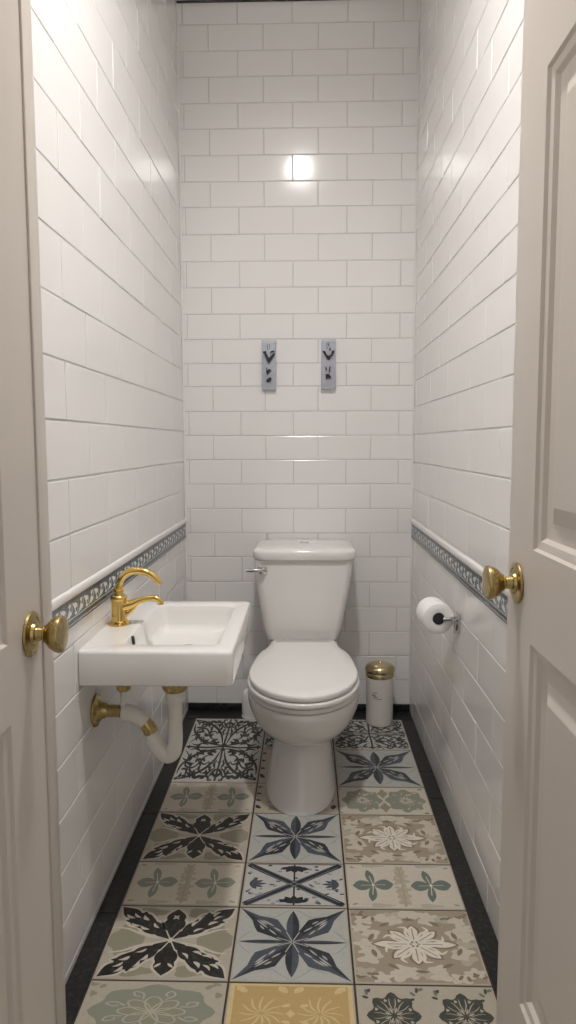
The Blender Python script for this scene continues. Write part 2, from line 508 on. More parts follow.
def p_two_medallions(I):
    I.poly([(-.975, -.96), (.975, -.96), (.975, .96), (-.975, .96)], C['cream'], 1)
    for s in (-1, 1):
        I.poly([(s*.48+x*.42, y*.78) for x, y in blob(0, 0, 1, 1, 8, .10, .3)], C['sage'], 2)
        for k in range(10):
            a = 2*pi*k/10
            I.poly([(s*.48+x*.42, y*.78) for x, y in leaf(.28*cos(a), .28*sin(a), a+.5, .42, .16, .5, 2, .3)], C['olive'], 3)
            I.poly([(s*.48+x*.42, y*.78) for x, y in leaf(.10*cos(a), .10*sin(a), a-.3, .26, .10, .5)], C['cream'], 4)
        rr = random.Random(21)
        for k in range(26):
            a = rr.uniform(0, 6.28); d = rr.uniform(.25, .98)
            I.poly([(s*.48+x*.42, y*.80) for x, y in leaf(d*cos(a), d*sin(a), rr.uniform(0, 6.28), rr.uniform(.14, .30), rr.uniform(.06, .13), .5, n=8, curve=.15)], C[('cream', 'olive', 'stone')[k % 3]], 5)
    for q in (-1, 1):
        I.poly(blob(0, q*.5, .10, .28, 4, .2), C['olive'], 2)
        for s in (-1, 1): I.poly(leaf(s*.93, q*.86, R(200), .12, .10, .5), C['green'], 2)

def p_dark_green_pair(I):
    for s in (-1, 1):
        cx = s*.5
        I.poly([(cx-.475, -.97), (cx+.475, -.97), (cx+.475, .97), (cx-.475, .97)], C['stone'], 1)
        Q = lambda P: [(cx+x*.46, y*.92) for x, y in P]
        I.poly(Q(blob(0, 0, .74, .74, 8, .13)), C['dkgreen'], 2)
        for k in range(8):
            a = 2*pi*k/8
            I.poly(Q(leaf(.40*cos(a), .40*sin(a), a, .42, .34, .35)), C['dkgreen'], 3)
            for d in (-.22, .22):
                strip(I, Q([(.16*cos(a), .16*sin(a)), (.40*cos(a+d), .40*sin(a+d)), (.62*cos(a+d*.7), .62*sin(a+d*.7))]), .018, C['stone'], 4, taper=True)
            I.poly(Q(leaf(.08*cos(a+.39), .08*sin(a+.39), a+.39, .22, .07, .5)), C['stone'], 4)
            I.poly(Q(blob(.56*cos(a+.39), .56*sin(a+.39), .05, .05, 3, .2)), C['stone'], 4)
        for p in (-1, 1):
            for q in (-1, 1):
                for k in range(4):
                    I.poly(Q(leaf(p*(.84-.04*k), q*(.90-.10*k), R(60*k+20*p), .22, .11, .5, 2, .3)), C['dkgreen'] if k % 2 else C['green'], 2)

def p_yellow(I):
    I.poly([(-.97, -.97), (.97, -.97), (.97, .97), (-.97, .97)], C['yellow'], 1)
    I.poly([(-.90, -.90), (.90, -.90), (.90, .90), (-.90, .90)], C['ochre'], 2)
    for s in (-1, 1):
        for k in range(12):
            a = 2*pi*k/12
            strip(I, [(s*.45+.04*cos(a), .04*sin(a)), (s*.45+.20*cos(a+.15), .26*sin(a+.15)), (s*.45+.36*cos(a-.05), .55*sin(a-.05))], .034, C['yellow'], 3, taper=True)
        for q in (-1, 1):
            I.poly(leaf(s*.06, q*.66, R(90)-s*.5, .26, .14, .6), C['yellow'], 3)
            I.poly(leaf(s*.70, q*.66, R(90 if q > 0 else -90)-s*q*.6, .28, .16, .6, 2, .3), C['yellow'], 3)
            I.poly(leaf(s*.14, q*.22, R(30)*q, .16, .10, .6), C['yellow'], 3)
    I.poly(blob(0, 0, .06, .10, 4, .2), C['yellow'], 3)

def p_lattice(I):
    I.poly([(-.97, -.96), (.97, -.96), (.97, .96), (-.97, .96)], C['white'], 1)
    r = random.Random(5)
    for s in (-1, 1):
        strip(I, [(-.95, -.93*s), (0, 0), (.95, .93*s)], .18, C['deep'], 4, k=8)
        for q in (-1, 1):
            strip(I, [(-.88, -.90*s+.09*q), (0, .09*q), (.88, .90*s+.09*q)], .018, C['grey'], 5, k=1)
    strip(I, [(0, -.93), (0, .93)], .035, C['deep'], 3, k=1)
    for s in (-1, 1):
        strip(I, [(-.96, s*.94), (.96, s*.94)], .03, C['deep'], 3, k=1)
        for k in range(5):
            a = R(-60+30*k)
            I.poly(leaf(s*.88, 0, (pi if s > 0 else 0)+a, .34-.03*abs(k-2), .10, .6, 2, .3), C['slate'], 3)
            I.poly(leaf(0, s*.86, (-pi/2*s)+a, .34, .13, .6, 2, .3), C['deep'], 3)
        for k in range(14):
            y = r.uniform(-.5, .5)
            x = s*r.uniform(abs(y)+.18, .9)
            I.poly(leaf(x, y, r.random()*6, .12, .06, .5), C['grey'] if k % 2 else C['slate'], 2)
            x, y2 = r.uniform(-.5, .5), 0
            I.poly(leaf(x, s*r.uniform(abs(x)+.2, .88), r.random()*6, .10, .08, .5), C['grey'] if k % 2 else C['slate'], 2)

def p_scroll(I, seed=2, joint=True, cross=True):
    I.poly([(-.98, -.98), (.98, -.98), (.98, .98), (-.98, .98)], C['white'], 1)
    r = random.Random(seed)
    K = C['black']
    arcs = [[(.05, .05), (.30, .10), (.62, .22), (.90, .52), (.95, .80)],
            [(.05, .10), (.14, .40), (.34, .66), (.66, .86), (.95, .93)],
            [(.95, .10), (.80, .30), (.82, .55), (.62, .62), (.50, .46), (.62, .36)],
            [(.10, .95), (.28, .84), (.50, .90), (.58, .74), (.44, .62)],
            [(.22, .22), (.40, .30), (.46, .46), (.34, .52), (.26, .42)],
            [(.95, .34), (.86, .40), (.74, .40), (.72, .28)],
            [(.06, .62), (.16, .70), (.22, .82), (.14, .88)],
            [(.40, .06), (.55, .12), (.70, .06), (.85, .10)]]
    lv = []
    for k in range(52):
        x, y = r.uniform(.05, .93), r.uniform(.05, .93)
        lv.append((x, y, r.random()*6.28, r.uniform(.10, .22), r.uniform(.04, .08)))
    for sx in (-1, 1):
        for sy in (-1, 1):
            for i, a in enumerate(arcs):
                strip(I, mirror(a, sx, sy), .07 if i < 2 else .05, K, 3, taper=True)
            for x, y, an, L, W in lv:
                p = [(min(.97, max(.01, q)), min(.97, max(.01, w))) for q, w in leaf(x, y, an, L, W, .45, n=8, curve=.12)]
                I.poly(mirror(p, sx, sy), K, 2)
    if cross:
        strip(I, [(0, -.97), (.01, -.5), (-.01, 0), (.01, .5), (0, .97)], .05, K, 4)
        strip(I, [(-.97, .01), (-.4, -.02), (0, .02), (.4, -.02), (.97, .01)], .05, K, 4)

def p_corner_leaves(I):
    I.poly([(-.97, -.97), (.97, -.97), (.97, .97), (-.97, .97)], C['stone'], 1)
    for s in (-1, 1):
        for k in range(4):
            I.poly(leaf(s*.86, -.75+.5*k, R(100-s*20+25*k), .30, .14, .5, 2, .3), C['dkgreen'] if k % 2 else C['black'], 2)
            I.poly(blob(s*.5, -.7+.45*k, .18, .16, 5, .25, k), C['sage'], 2)

# ------------------------------------------------------------------ the floor
I = Inlay(); I.up = Vector((0, 0, 1))
I.W = lambda u, v, h: (u, v, h)
GROUT = lin('#3b342c')
f = I.bm.faces.new([I.bm.verts.new(p) for p in ((XL, -.0, -.0018), (XR, -.0, -.0018), (XR, YB, -.0018), (XL, YB, -.0018))])
for l in f.loops: l[I.cl] = (*GROUT, 1)
def lay(x0, x1, y0, y1, fn, base, **kw):
    g = .0022
    x0 += g; x1 -= g; y0 += g; y1 -= g
    I.slab(x0, x1, y0, y1, base)
    cx, cy, hx, hy = (x0+x1)/2, (y0+y1)/2, (x1-x0)/2, (y1-y0)/2
    I.T = lambda u, v, h: (cx+u*hx, cy+v*hy, h)
    fn(I, **kw)
cA, cB, cC, cD = -.446, -.161, .097, .378
L_ = [(2.23, 2.775, p_scroll, {}), (2.04, 2.23, p_two_flowers, {}), (1.786, 2.04, p_black_floral, {}), (1.605, 1.786, p_two_flowers, {}),
      (1.366, 1.605, p_black_floral, {}), (1.205, 1.366, p_green_medallion, {}), (1.04, 1.205, p_two_flowers, {}), (.80, 1.04, p_black_floral, {}), (.62, .80, p_two_flowers, {}),
      (.38, .62, p_black_floral, {}), (.0, .38, p_green_medallion, {})]
M_ = [(2.49, 2.775, p_scroll, dict(seed=4)), (2.23, 2.49, p_corner_leaves, {}), (2.04, 2.23, p_corner_leaves, {}), (1.786, 2.04, p_blue_star, {}), (1.605, 1.786, p_lattice, {}),
      (1.366, 1.605, p_blue_star, {}), (1.205, 1.366, p_yellow, {}), (1.04, 1.205, p_lattice, {}), (.80, 1.04, p_blue_star, {}), (.62, .80, p_lattice, {}),
      (.38, .62, p_blue_star, {}), (.0, .38, p_yellow, {})]
R_ = [(2.49, 2.775, p_scroll, dict(seed=8)), (2.21, 2.49, p_blue_star, {}), (2.036, 2.21, p_two_medallions, {}), (1.788, 2.036, p_damask, {}),
      (1.603, 1.788, p_two_flowers, dict(petal='green')), (1.366, 1.603, p_damask, {}), (1.205, 1.366, p_dark_green_pair, {}), (1.04, 1.205, p_two_flowers, dict(petal='green')), (.80, 1.04, p_damask, {}),
      (.62, .80, p_two_flowers, dict(petal='green')), (.38, .62, p_damask, {}), (.0, .38, p_dark_green_pair, {})]
for x0, x1, rows_ in ((cA, cB, L_), (cB, cC, M_), (cC, cD, R_)):
    for y0, y1, fn, kw in rows_: lay(x0, x1, y0, y1, fn, C['stone'], **kw)
# black border tiles round the edge
BK = lin('#1c1e1f')
def black(x0, x1, y0, y1): I.slab(x0+.0012, x1-.0012, y0+.0012, y1-.0012, BK)
for a, b in ((.0, .36), (.36, .72), (.72, 1.08), (1.08, 1.575), (1.575, 2.03), (2.03, 2.42), (2.42, 2.775)): black(XL, cA, a, b)
for a, b in ((.0, .40), (.40, .80), (.80, 1.25), (1.25, 1.70), (1.70, 2.14), (2.14, 2.32), (2.32, 2.775)): black(cD, XR, a, b)
for a, b in ((XL, -.25), (-.25, -.0), (.0, .25), (.25, XR)): black(a, b, 2.775, YB)
bm = I.bm
fs = box(bm, XL-.1, XR+.1, .0, YB+.1, -.06, -.004)
for f in fs:
    for l in f.loops: l[I.cl] = (*GROUT, 1)
structure(obj('floor', bm, M['floor']), 'patchwork of patterned encaustic tiles with a black border', 'floor')

# ------------------------------------------------------------------ border listel on the two side walls
def listel(name, x, s, label):
    """s = +1 faces into the room along +X"""
    D = Inlay(); D.up = Vector((s, 0, 0))
    bm = D.bm
    G, SL, LT = lin('#596268'), lin('#8a9398'), lin('#d9dcdc')
    def quad(z0, z1, d0, d1, col, y0=Y0, y1=YB-.001):
        f = bm.faces.new([bm.verts.new(p) for p in ((x+s*d0, y0, z0), (x+s*d0, y1, z0), (x+s*d1, y1, z1), (x+s*d1, y0, z1))])
        f.normal_update()
        if f.normal.x*s < -.001: f.normal_flip()
        for l in f.loops: l[D.cl] = (*col, 1)
    DK = lin('#3a4146')
    quad(.7195, .7200, .0, .004, DK); quad(.7200, .7235, .004, .004, DK); quad(.7235, .7260, .004, .004, lin('#a9adad'))
    quad(.7260, .7345, .004, .004, DK)
    quad(.7345, .7370, .0035, .0035, lin('#c4c7c6')); quad(.7370, .7705, .0035, .0035, G)
    quad(.7705, .7780, .004, .004, DK); quad(.778, .7785, .004, .0, DK)
    # leaf scroll in pale glaze
    D.clip = False
    D.T = lambda u, v, h: (x+s*(.0035+h), u, .75375+v*.0165)
    per = .038; n = int((YB-Y0)/per)
    for k in range(n):
        y = YB-.006-per*(k+.5)
        p = per
        Q = lambda P: [(y+a*p, b) for a, b in P]
        sg = 1 if k % 2 else -1
        strip(D, Q([(-.46, -.85*sg), (-.2, -.2*sg), (.0, .35*sg), (.22, .85*sg)]), .0052, LT, 1, k=3)
        for a, b, an, L in ((-.30, -.7*sg, .5, .5), (-.05, .0, -.6, .45), (.28, .5*sg, -1.2, .5), (-.2, .6*sg, .2, .4), (.2, -.6*sg, 2.4, .45), (.40, -.1, 1.6, .5)):
            pts = leaf(0, 0, an*sg, 1, .55, .5, n=6)
            D.poly([(y+(a+L*u)*p, max(-.97, min(.97, b+L*1.9*v))) for u, v in pts], LT if a < .25 else SL, 2)
    structure(obj(name, bm, M['border']), label, 'trim')

listel('trim_4', XL, 1, 'grey and white leaf-patterned border tile strip above the sink')
listel('trim_5', XR, -1, 'grey and white leaf-patterned border tile strip above the paper roll')
# white pencil rails above the listels
for n, x, s in ((6, XL, 1), (7, XR, -1)):
    bm = bmesh.new()
    prof = [(.0, .7785), (.0045, .779), (.006, .781), (.0066, .788), (.0062, .7945), (.0045, .7975), (.002, .7990), (.0, .7992)]
    a = [(x+s*(d+.0003), Y0, z) for d, z in prof]; b = [(x+s*(d+.0003), YB-.001, z) for d, z in prof]
    loft(bm, [a, b]); fix(bm)
    structure(obj('trim_%d' % n, bm, M['tile'], smooth=50), 'white pencil rail on top of the border strip %s' % ('over the sink' if n == 6 else 'over the paper roll'), 'trim')

# ------------------------------------------------------------------ doors
def door(name, xf, s, y0, y1, zpan, ypan, label, strip_y=None):
    """xf: x of the face that looks into the passage; s: +1 if the leaf's body lies to +x of it"""
    th, ztop, zbot = .036, 2.04, .008
    bm = bmesh.new()
    ys = sorted({y0, y1} | {v for p in ypan for v in p})
    zs = sorted({zbot, ztop} | {v for p in zpan for v in p})
    prof = [(0, 0), (.003, .0045), (.013, .006), (.018, .0115), (.034, .0125), (.039, .0125), (.060, .005), (.062, .0045)]
    for side in (0, 1):
        X = (lambda d: xf + s*d) if side == 0 else (lambda d: xf + s*(th-d))
        for ya, yb in zip(ys, ys[1:]):
            for za, zb_ in zip(zs, zs[1:]):
                if (ya, yb) in ypan and (za, zb_) in zpan:
                    rings = [[(X(d), ya+o, za+o), (X(d), yb-o, za+o), (X(d), yb-o, zb_-o), (X(d), ya+o, zb_-o)] for o, d in prof]
                    loft(bm, rings, cap0=False, cap1=True)
                else:
                    bm.faces.new([bm.verts.new(p) for p in ((X(0), ya, za), (X(0), yb, za), (X(0), yb, zb_), (X(0), ya, zb_))])
    xa, xb = xf, xf+s*th
    for q in (((xa, y0, zbot), (xb, y0, zbot), (xb, y0, ztop), (xa, y0, ztop)), ((xa, y1, zbot), (xb, y1, zbot), (xb, y1, ztop), (xa, y1, ztop)),
              ((xa, y0, zbot), (xb, y0, zbot), (xb, y1, zbot), (xa, y1, zbot)), ((xa, y0, ztop), (xb, y0, ztop), (xb, y1, ztop), (xa, y1, ztop))):
        bm.faces.new([bm.verts.new(p) for p in q])
    bmesh.ops.remove_doubles(bm, verts=list(bm.verts), dist=1e-5)
    fix(bm)
    d = structure(obj(name, bm, M['door']), label, 'door')
    if strip_y:
        bm = bmesh.new(); a, b = min(xf-s*.0035, xf+s*.0005), max(xf-s*.0035, xf+s*.0005)
        bm = bevel_box(a, b, strip_y, y1, zbot, ztop, .0016, 2)
        obj('edge_strip', bm, M['door'], d, smooth=40)
    return d

zpan = [(.16, .31-.03) , (.31, .83), (.958, 1.567), (1.68, 1.94)]
zpan = [(.31, .83), (.958, 1.567), (1.68, 1.94)]
dr = door('door_1', .30, 1, .19, 1.060, zpan, [(.25, .56), (.645, .949)], 'cream panelled door leaf standing open on the paper-roll side')
zpan = [(.30, .750), (.852, 1.50), (1.62, 1.92)]
dl = door('door_2', -.370, -1, .19, 1.003, zpan, [(.25, .50), (.585, .856)], 'cream panelled door leaf standing open on the sink side', strip_y=.968)

def door_knob(parent, x, y, z, s, scale=1.0, ln=1.0):
    """s: direction the knob points along x"""
    c = scale
    rose = lathe([(.0, 0), (.0305*c, .0002), (.0315*c, .0015), (.0300*c, .0038), (.0235*c, .0050), (.0220*c, .0042), (.0165*c, .0050), (.0150*c, .0085), (.0, .0095)], 'X', 48, (x, y, z), s)
    k = lathe([(.0, .004), (.0105*c, .006), (.0095*c, .014), (.0090*c, .021), (.0125*c, .0235), (.0125*c, .0255), (.0150*c, .0285), (.0205*c, .0345), (.0245*c, .0420), (.0258*c, .0480),
               (.0250*c, .0520), (.0225*c, .0535), (.0205*c, .0538), (.012*c, .0548), (.0, .0550)], 'X', 48, (x, y, z), s*ln)
    ko = obj('door_knob', k, M['brass'], parent, smooth=35)
    obj('rosette', rose, M['brass'], ko, smooth=35)
door_knob(dr, .2998, 1.013, .9015, -1, .96, .84)
door_knob(dl, -.3700, .930, .8465, 1, .98, .82)
# knobs on the wall-facing side of each leaf
door_knob(dr, .3362, 1.026, .900, 1, 1.0, .90)
door_knob(dl, -.4062, .936, .846, -1, .96, .84)

# ------------------------------------------------------------------ toilet
TX = -.011
toilet = thing('toilet', 'white two-piece toilet with closed lid and chrome side lever', 'toilet', (TX, 2.35, 0))
LY = 2.35
def TL(bm):  # world -> toilet-local
    bmesh.ops.translate(bm, verts=list(bm.verts), vec=(-TX, -LY, 0)); return bm
def oval(hw, yf, yb, z, yc=None, pf=2.0, pb=2.4, cx=TX, n=72, flute=0.):
    yc = yc if yc is not None else yf+(yb-yf)*.42
    pts = []
    for i in range(n):
        a = 2*pi*i/n
        c, s = cos(a), sin(a)
        p = pf if s < 0 else pb
        x = hw*math.copysign(abs(c)**(2/p), c)
        y = (yc-yf if s < 0 else yb-yc)*math.copysign(abs(s)**(2/p), s)
        pts.append((cx+x, yc+y, z))
    return pts

bm = bmesh.new()
PX = -.019
def pl(t): return TX + (PX-TX)*max(0, 1-t/.22)
ringspec = [(.114, 2.022, 2.62, .0005), (.114, 2.022, 2.62, .006), (.1125, 2.026, 2.62, .012), (.1095, 2.034, 2.62, .03), (.1035, 2.052, 2.62, .07), (.0970, 2.066, 2.62, .11),
            (.0915, 2.077, 2.62, .15), (.0880, 2.080, 2.62, .175), (.0880, 2.076, 2.62, .188), (.097, 2.058, 2.62, .199), (.117, 2.026, 2.62, .213), (.140, 1.992, 2.62, .233),
            (.158, 1.966, 2.62, .260), (.170, 1.946, 2.62, .292), (.1755, 1.936, 2.62, .318), (.1765, 1.934, 2.62, .332), (.1760, 1.934, 2.62, .3385), (.1745, 1.936, 2.62, .3400), (.1690, 1.944, 2.62, .3405), (.1690, 1.944, 2.62, .3435), (.1740, 1.936, 2.62, .3440), (.1757, 1.934, 2.62, .3460), (.1757, 1.934, 2.62, .3560), (.1740, 1.937, 2.62, .3580), (.165, 1.950, 2.61, .3585)]
rings = []
for hw, yf, yb, z in ringspec:
    yc = 2.20 if z > .195 else 2.26
    rings.append(oval(hw, yf, yb, z, yc=yc, pf=2.0 if z > .195 else 2.25, pb=3.0, cx=pl(z)))
loft(bm, rings)
# deck that carries the tank
loft(bm, [rrect(TX-.105, TX+.105, 2.50, 2.85, .04, z) for z in (.24,)] + [rrect(TX-.128, TX+.128, 2.50, 2.858, .04, z) for z in (.30, .35)] + [rrect(TX-.124, TX+.124, 2.505, 2.855, .04, .3575)])
fix(bm)
obj('bowl', TL(bm), M['porcelain'], toilet, smooth=35)

def seat_outline(z, g=0.):
    """lid plan: round front, shoulders drawing in towards the hinge"""
    yc, yf, yb = 2.165, 1.932-g, 2.513
    hw, hb = .1665+g, .108+g
    half = []
    for i in range(31):
        a = pi/2*i/30
        half.append((hw*sin(a), yc-(yc-yf)*cos(a)))
    for i in range(1, 25):
        t = i/24
        e = t*t*(3-2*t)
        w = hw*(1-.012*t) if False else hw+(hb-hw)*(e*.65+t*t*.35)
        half.append((w, yc+(yb-yc)*t))
    half.append((hb-.012, yb+.006))
    pts = [(TX+x, y, z) for x, y in half] + [(TX-x, y, z) for x, y in half[::-1][:-1]]
    return pts
def slab_from(z0, z1, g, r=.004, dome=0.):
    bm = bmesh.new()
    rs = [seat_outline(z0, g-r), seat_outline(z0+r*.35, g-r*.3), seat_outline(z0+r, g), seat_outline(z1-r, g), seat_outline(z1-r*.35, g-r*.35), seat_outline(z1, g-r)]
    for k in range(1, 6):                        # gently domed top
        f = 1-k/6
        rs.append([(TX+(x-TX)*f, 2.22+(y-2.22)*f, z1+dome*(1-f*f)) for x, y, _ in seat_outline(z1, g-r)])
    loft(bm, rs); return fix(bm)
obj('seat', TL(slab_from(.3620, .3765, .0060, .0030)), M['seat'], toilet, smooth=50)
lid = obj('seat_lid', TL(slab_from(.3800, .3985, .0015, .0045, .002)), M['seat'], toilet, smooth=50)
obj('seat_bumper', TL(slab_from(.3582, .3622, -.012, .001)), M['seat'], toilet, smooth=50)
obj('lid_bumper', TL(slab_from(.3762, .3803, -.014, .001)), M['seat'], toilet, smooth=50)
for s in (-1, 1):
    b2 = lathe([(.0, .3575), (.012, .3577), (.012, .374), (.010, .377), (.0, .378)], 'Z', 20, (TX+s*.075, 2.536, 0))
    obj('hinge', TL(b2), M['seat'], toilet, smooth=40)

# tank: tapers downwards, rounded corners
bm = bmesh.new()
rs = []
TZ = [(.360, -.125, .098, 2.618, .05), (.364, -.139, .112, 2.603, .045), (.375, -.150, .121, 2.592, .04), (.42, -.162, .1315, 2.588, .036), (.50, -.175, .146, 2.586, .034), (.58, -.186, .159, 2.585, .032), (.640, -.1925, .1685, 2.585, .03), (.673, -.195, .172, 2.585, .03)]
for z, x0, x1, yf, r in TZ: rs.append(rrect(x0, x1, yf, 2.862, r, z))
loft(bm, rs); fix(bm)
obj('tank', TL(bm), M['porcelain'], toilet, smooth=40)
def lid_ring(g, z, bow=.010):
    pts = rrect(-.198-g, .180+g, 2.574-g, 2.862, .045, z, 10)
    mid = -.009
    return [(x, y-(bow*max(0, 1-((x-mid)/.19)**2) if y < 2.68 else 0), zz) for x, y, zz in pts]
bm = bmesh.new()
def dome(g, z, f):
    r = lid_ring(g, z)
    cx, cy = -.009, 2.72
    return [(cx+(x-cx)*f, cy+(y-cy)*f, zz) for x, y, zz in r]
loft(bm, [lid_ring(-.006, .6735), lid_ring(-.002, .676), lid_ring(0, .680), lid_ring(.001, .702), lid_ring(-.001, .708), lid_ring(-.006, .7125), lid_ring(-.013, .7150), dome(-.013, .7175, .8), dome(-.013, .719, .5), dome(-.013, .7195, .2)])
fix(bm)
tl = obj('tank_lid', TL(bm), M['porcelain'], toilet, smooth=40)
bm = lathe([(.0, 0), (.019, 0), (.0195, .0015), (.018, .003), (.0, .0035)], 'Z', 32)
for v in bm.verts: v.co = Vector((v.co.x*1.0-.009, v.co.y*.7+2.735, v.co.z+.7192))
obj('flush_button', TL(bm), M['chrome'], tl, smooth=40)
# chrome lever on the front, near the sink side
lev = obj('flush_lever', TL(lathe([(.0, 0), (.0165, .0005), (.0185, .003), (.0175, .007), (.0130, .009), (.0115, .014), (.0140, .0165), (.0130, .0210), (.0, .0230)], 'Y', 28, (-.163, 2.5862, .640), -1)), M['chrome'], toilet, smooth=40)
obj('lever_arm', TL(tube([(-.163, 2.568, .640), (-.183, 2.565, .641), (-.203, 2.565, .640), (-.220, 2.566, .6385)], [.0055, .0058, .0064, .0048], n=14)), M['chrome'], lev, smooth=50)

# small white pot behind the toilet
pot = thing('brush_pot', 'small white rounded pot on the floor behind the toilet bowl, sink side', 'pot', (-.226, 2.80, 0))
obj('pot_body', lathe([(.0, .0), (.033, .0), (.036, .004), (.0375, .03), (.037, .075), (.0335, .098), (.026, .110), (.012, .115), (.0, .116)], 'Z', 36), M['porcelain'], pot, smooth=40)
obj('foot_ring', lathe([(.0, .0), (.0365, .0), (.0385, .003), (.0378, .009), (.0, .010)], 'Z', 36), M['seat'], pot, smooth=40)

# ------------------------------------------------------------------ waste canister
can = thing('waste_canister', 'cream cylindrical canister with a domed brass lid in the back corner', 'bin', (.286, 2.742, 0))
obj('canister_body', lathe([(.0, .0), (.049, .0), (.0515, .003), (.0525, .012), (.0530, .183), (.0535, .1875), (.052, .190), (.0, .191)], 'Z', 48), M['ceramic'], can, smooth=40)
cl = obj('canister_lid', lathe([(.0, .1912), (.0535, .1912), (.0550, .193), (.0550, .2065), (.0535, .2085), (.0550, .2110), (.0575, .2140), (.0580, .2205), (.0568, .2270), (.052, .2340), (.040, .2405), (.024, .2440), (.008, .2452), (.0, .2453)], 'Z', 48), M['palebrass'], can, smooth=40)
obj('lid_knob', lathe([(.0, .2450), (.0060, .2452), (.0068, .2470), (.0055, .2490), (.0025, .2500), (.0, .2501)], 'Z', 20), M['palebrass'], cl, smooth=40)
# faded grey script on the body
bm = bmesh.new()
def on_can(u, z, h=.0535): return (h*sin(u/.0535), -h*cos(u/.0535), z)
def can_stroke(pts, w):
    s = stroke(pts, w, None, 5); n = len(s)//2
    for i in range(n-1):
        bm.faces.new([bm.verts.new(on_can(*p)) for p in (s[i], s[i+1], s[2*n-2-i], s[2*n-1-i])])
cu = -.024
can_stroke([(cu-.008, .136), (cu-.003, .139), (cu+.002, .136), (cu+.008, .1385)], .0022)
can_stroke([(cu-.014, .131), (cu-.010, .127), (cu-.006, .130), (cu-.002, .126), (cu+.002, .129)], .0030)
can_stroke([(cu-.006, .122), (cu-.001, .124), (cu+.004, .121), (cu+.010, .123)], .0026)
can_stroke([(cu-.008, .1155), (cu+.004, .1150), (cu+.016, .1145), (cu+.027, .1150)], .0016)
fix(bm)
obj('printed_script', bm, M['ink'], can)

# ------------------------------------------------------------------ wall-hung sink
SX, SY = XL, 1.75
sink = thing('wall_sink', 'white rectangular wall-hung sink with a gold tap', 'sink', (SX, SY, .58))
def SLc(bm): bmesh.ops.translate(bm, verts=list(bm.verts), vec=(-SX, -SY, -.58)); return bm
x0, x1, y0, y1 = XL+.0008, -.159, 1.492, 1.988
ZR = .656
bm = bmesh.new()
def outer(g, z, r=.014): return rrect(x0, x1-g, y0+g, y1-g, r, z, rl=.003)
def inner(g, z, r=.022, gx=0): return rrect(-.408+g*.55, -.199-g, 1.548+g*.7, 1.930-g*.7, r, z)
rs = [outer(.012, .5765), outer(.004, .5775), outer(.001, .580), outer(0, .585), outer(0, .648), outer(.0012, .6525), outer(.004, .6552), outer(.008, ZR),
      inner(-.008, ZR+.0002), inner(-.003, ZR-.001), inner(.0, ZR-.005), inner(.004, ZR-.020), inner(.012, ZR-.050), inner(.020, ZR-.0590), inner(.034, ZR-.0640, .02), inner(.07, ZR-.0665, .02)]
loft(bm, rs); fix(bm)
obj('basin', SLc(bm), M['porcelain'], sink, smooth=38)
# overflow slot on the tap-side wall of the basin, drain in its floor
bm = bmesh.new()
ring = lambda d, k: [(-.4045+d-.10*(.012*sin(2*pi*i/28)), 1.622+k*.0065*cos(2*pi*i/28), .6425+k*.0115*sin(2*pi*i/28)) for i in range(28)]
loft(bm, [ring(-.004, 1), ring(.0025, 1), ring(.0030, .8)]); fix(bm)
obj('overflow_slot', SLc(bm), M['dark'], sink, smooth=40)
bm = lathe([(.0, 0), (.021, 0), (.0215, .0015), (.019, .003), (.010, .0022), (.0, .0022)], 'Z', 32, (-.30, 1.75, ZR-.0665))
obj('drain_cap', SLc(bm), M['gold'], sink, smooth=40)

# tap: body with sub-parts
FX, FY = -.463, 1.722
tap = obj('tap', SLc(lathe([(.0, ZR+.006), (.0195, ZR+.007), (.0197, ZR+.012), (.0187, ZR+.016), (.0184, ZR+.060), (.0203, ZR+.062), (.0208, ZR+.066), (.0200, ZR+.070),
                          (.0170, ZR+.0735), (.0120, ZR+.076), (.0105, ZR+.082), (.0148, ZR+.085), (.0152, ZR+.089), (.0105, ZR+.092), (.0, ZR+.093)], 'Z', 40, (FX, FY, 0))), M['gold'], sink, smooth=38)
obj('tap_base', SLc(lathe([(.0, ZR+.0003), (.0265, ZR+.0003), (.0275, ZR+.002), (.0270, ZR+.0055), (.0235, ZR+.0075), (.0200, ZR+.0100), (.0175, ZR+.0125), (.0, ZR+.013)], 'Z', 40, (FX, FY, 0))), M['gold'], tap, smooth=38)
sp = tube([(FX+.008, FY, ZR+.044), (FX+.030, FY, ZR+.050), (FX+.055, FY, ZR+.0610), (FX+.080, FY, ZR+.0660), (FX+.096, FY, ZR+.0630), (FX+.1025, FY, ZR+.0545), (FX+.1030, FY, ZR+.0505)],
          [.0150, .0115, .0082, .0074, .0078, .0074, .0078], n=24)
obj('spout', SLc(sp), M['gold'], tap, smooth=60)
hd = tube([(FX+.002, FY, ZR+.088), (FX+.002, FY, ZR+.100), (FX+.012, FY, ZR+.120), (FX+.032, FY, ZR+.1325), (FX+.058, FY, ZR+.1330), (FX+.082, FY, ZR+.1240), (FX+.098, FY, ZR+.1080), (FX+.1025, FY, ZR+.1010)],
          [.0090, .0082, .0084, .0092, .0092, .0088, .0082, .0072], n=24)
obj('lever_handle', SLc(hd), M['gold'], tap, smooth=60)
obj('support_bracket', SLc(tube([(FX+.012, FY, ZR+.022), (FX+.027, FY, ZR+.030), (FX+.040, FY, ZR+.043), (FX+.050, FY, ZR+.056)], [.006, .0045, .004, .0035], n=16)), M['gold'], tap, smooth=60)

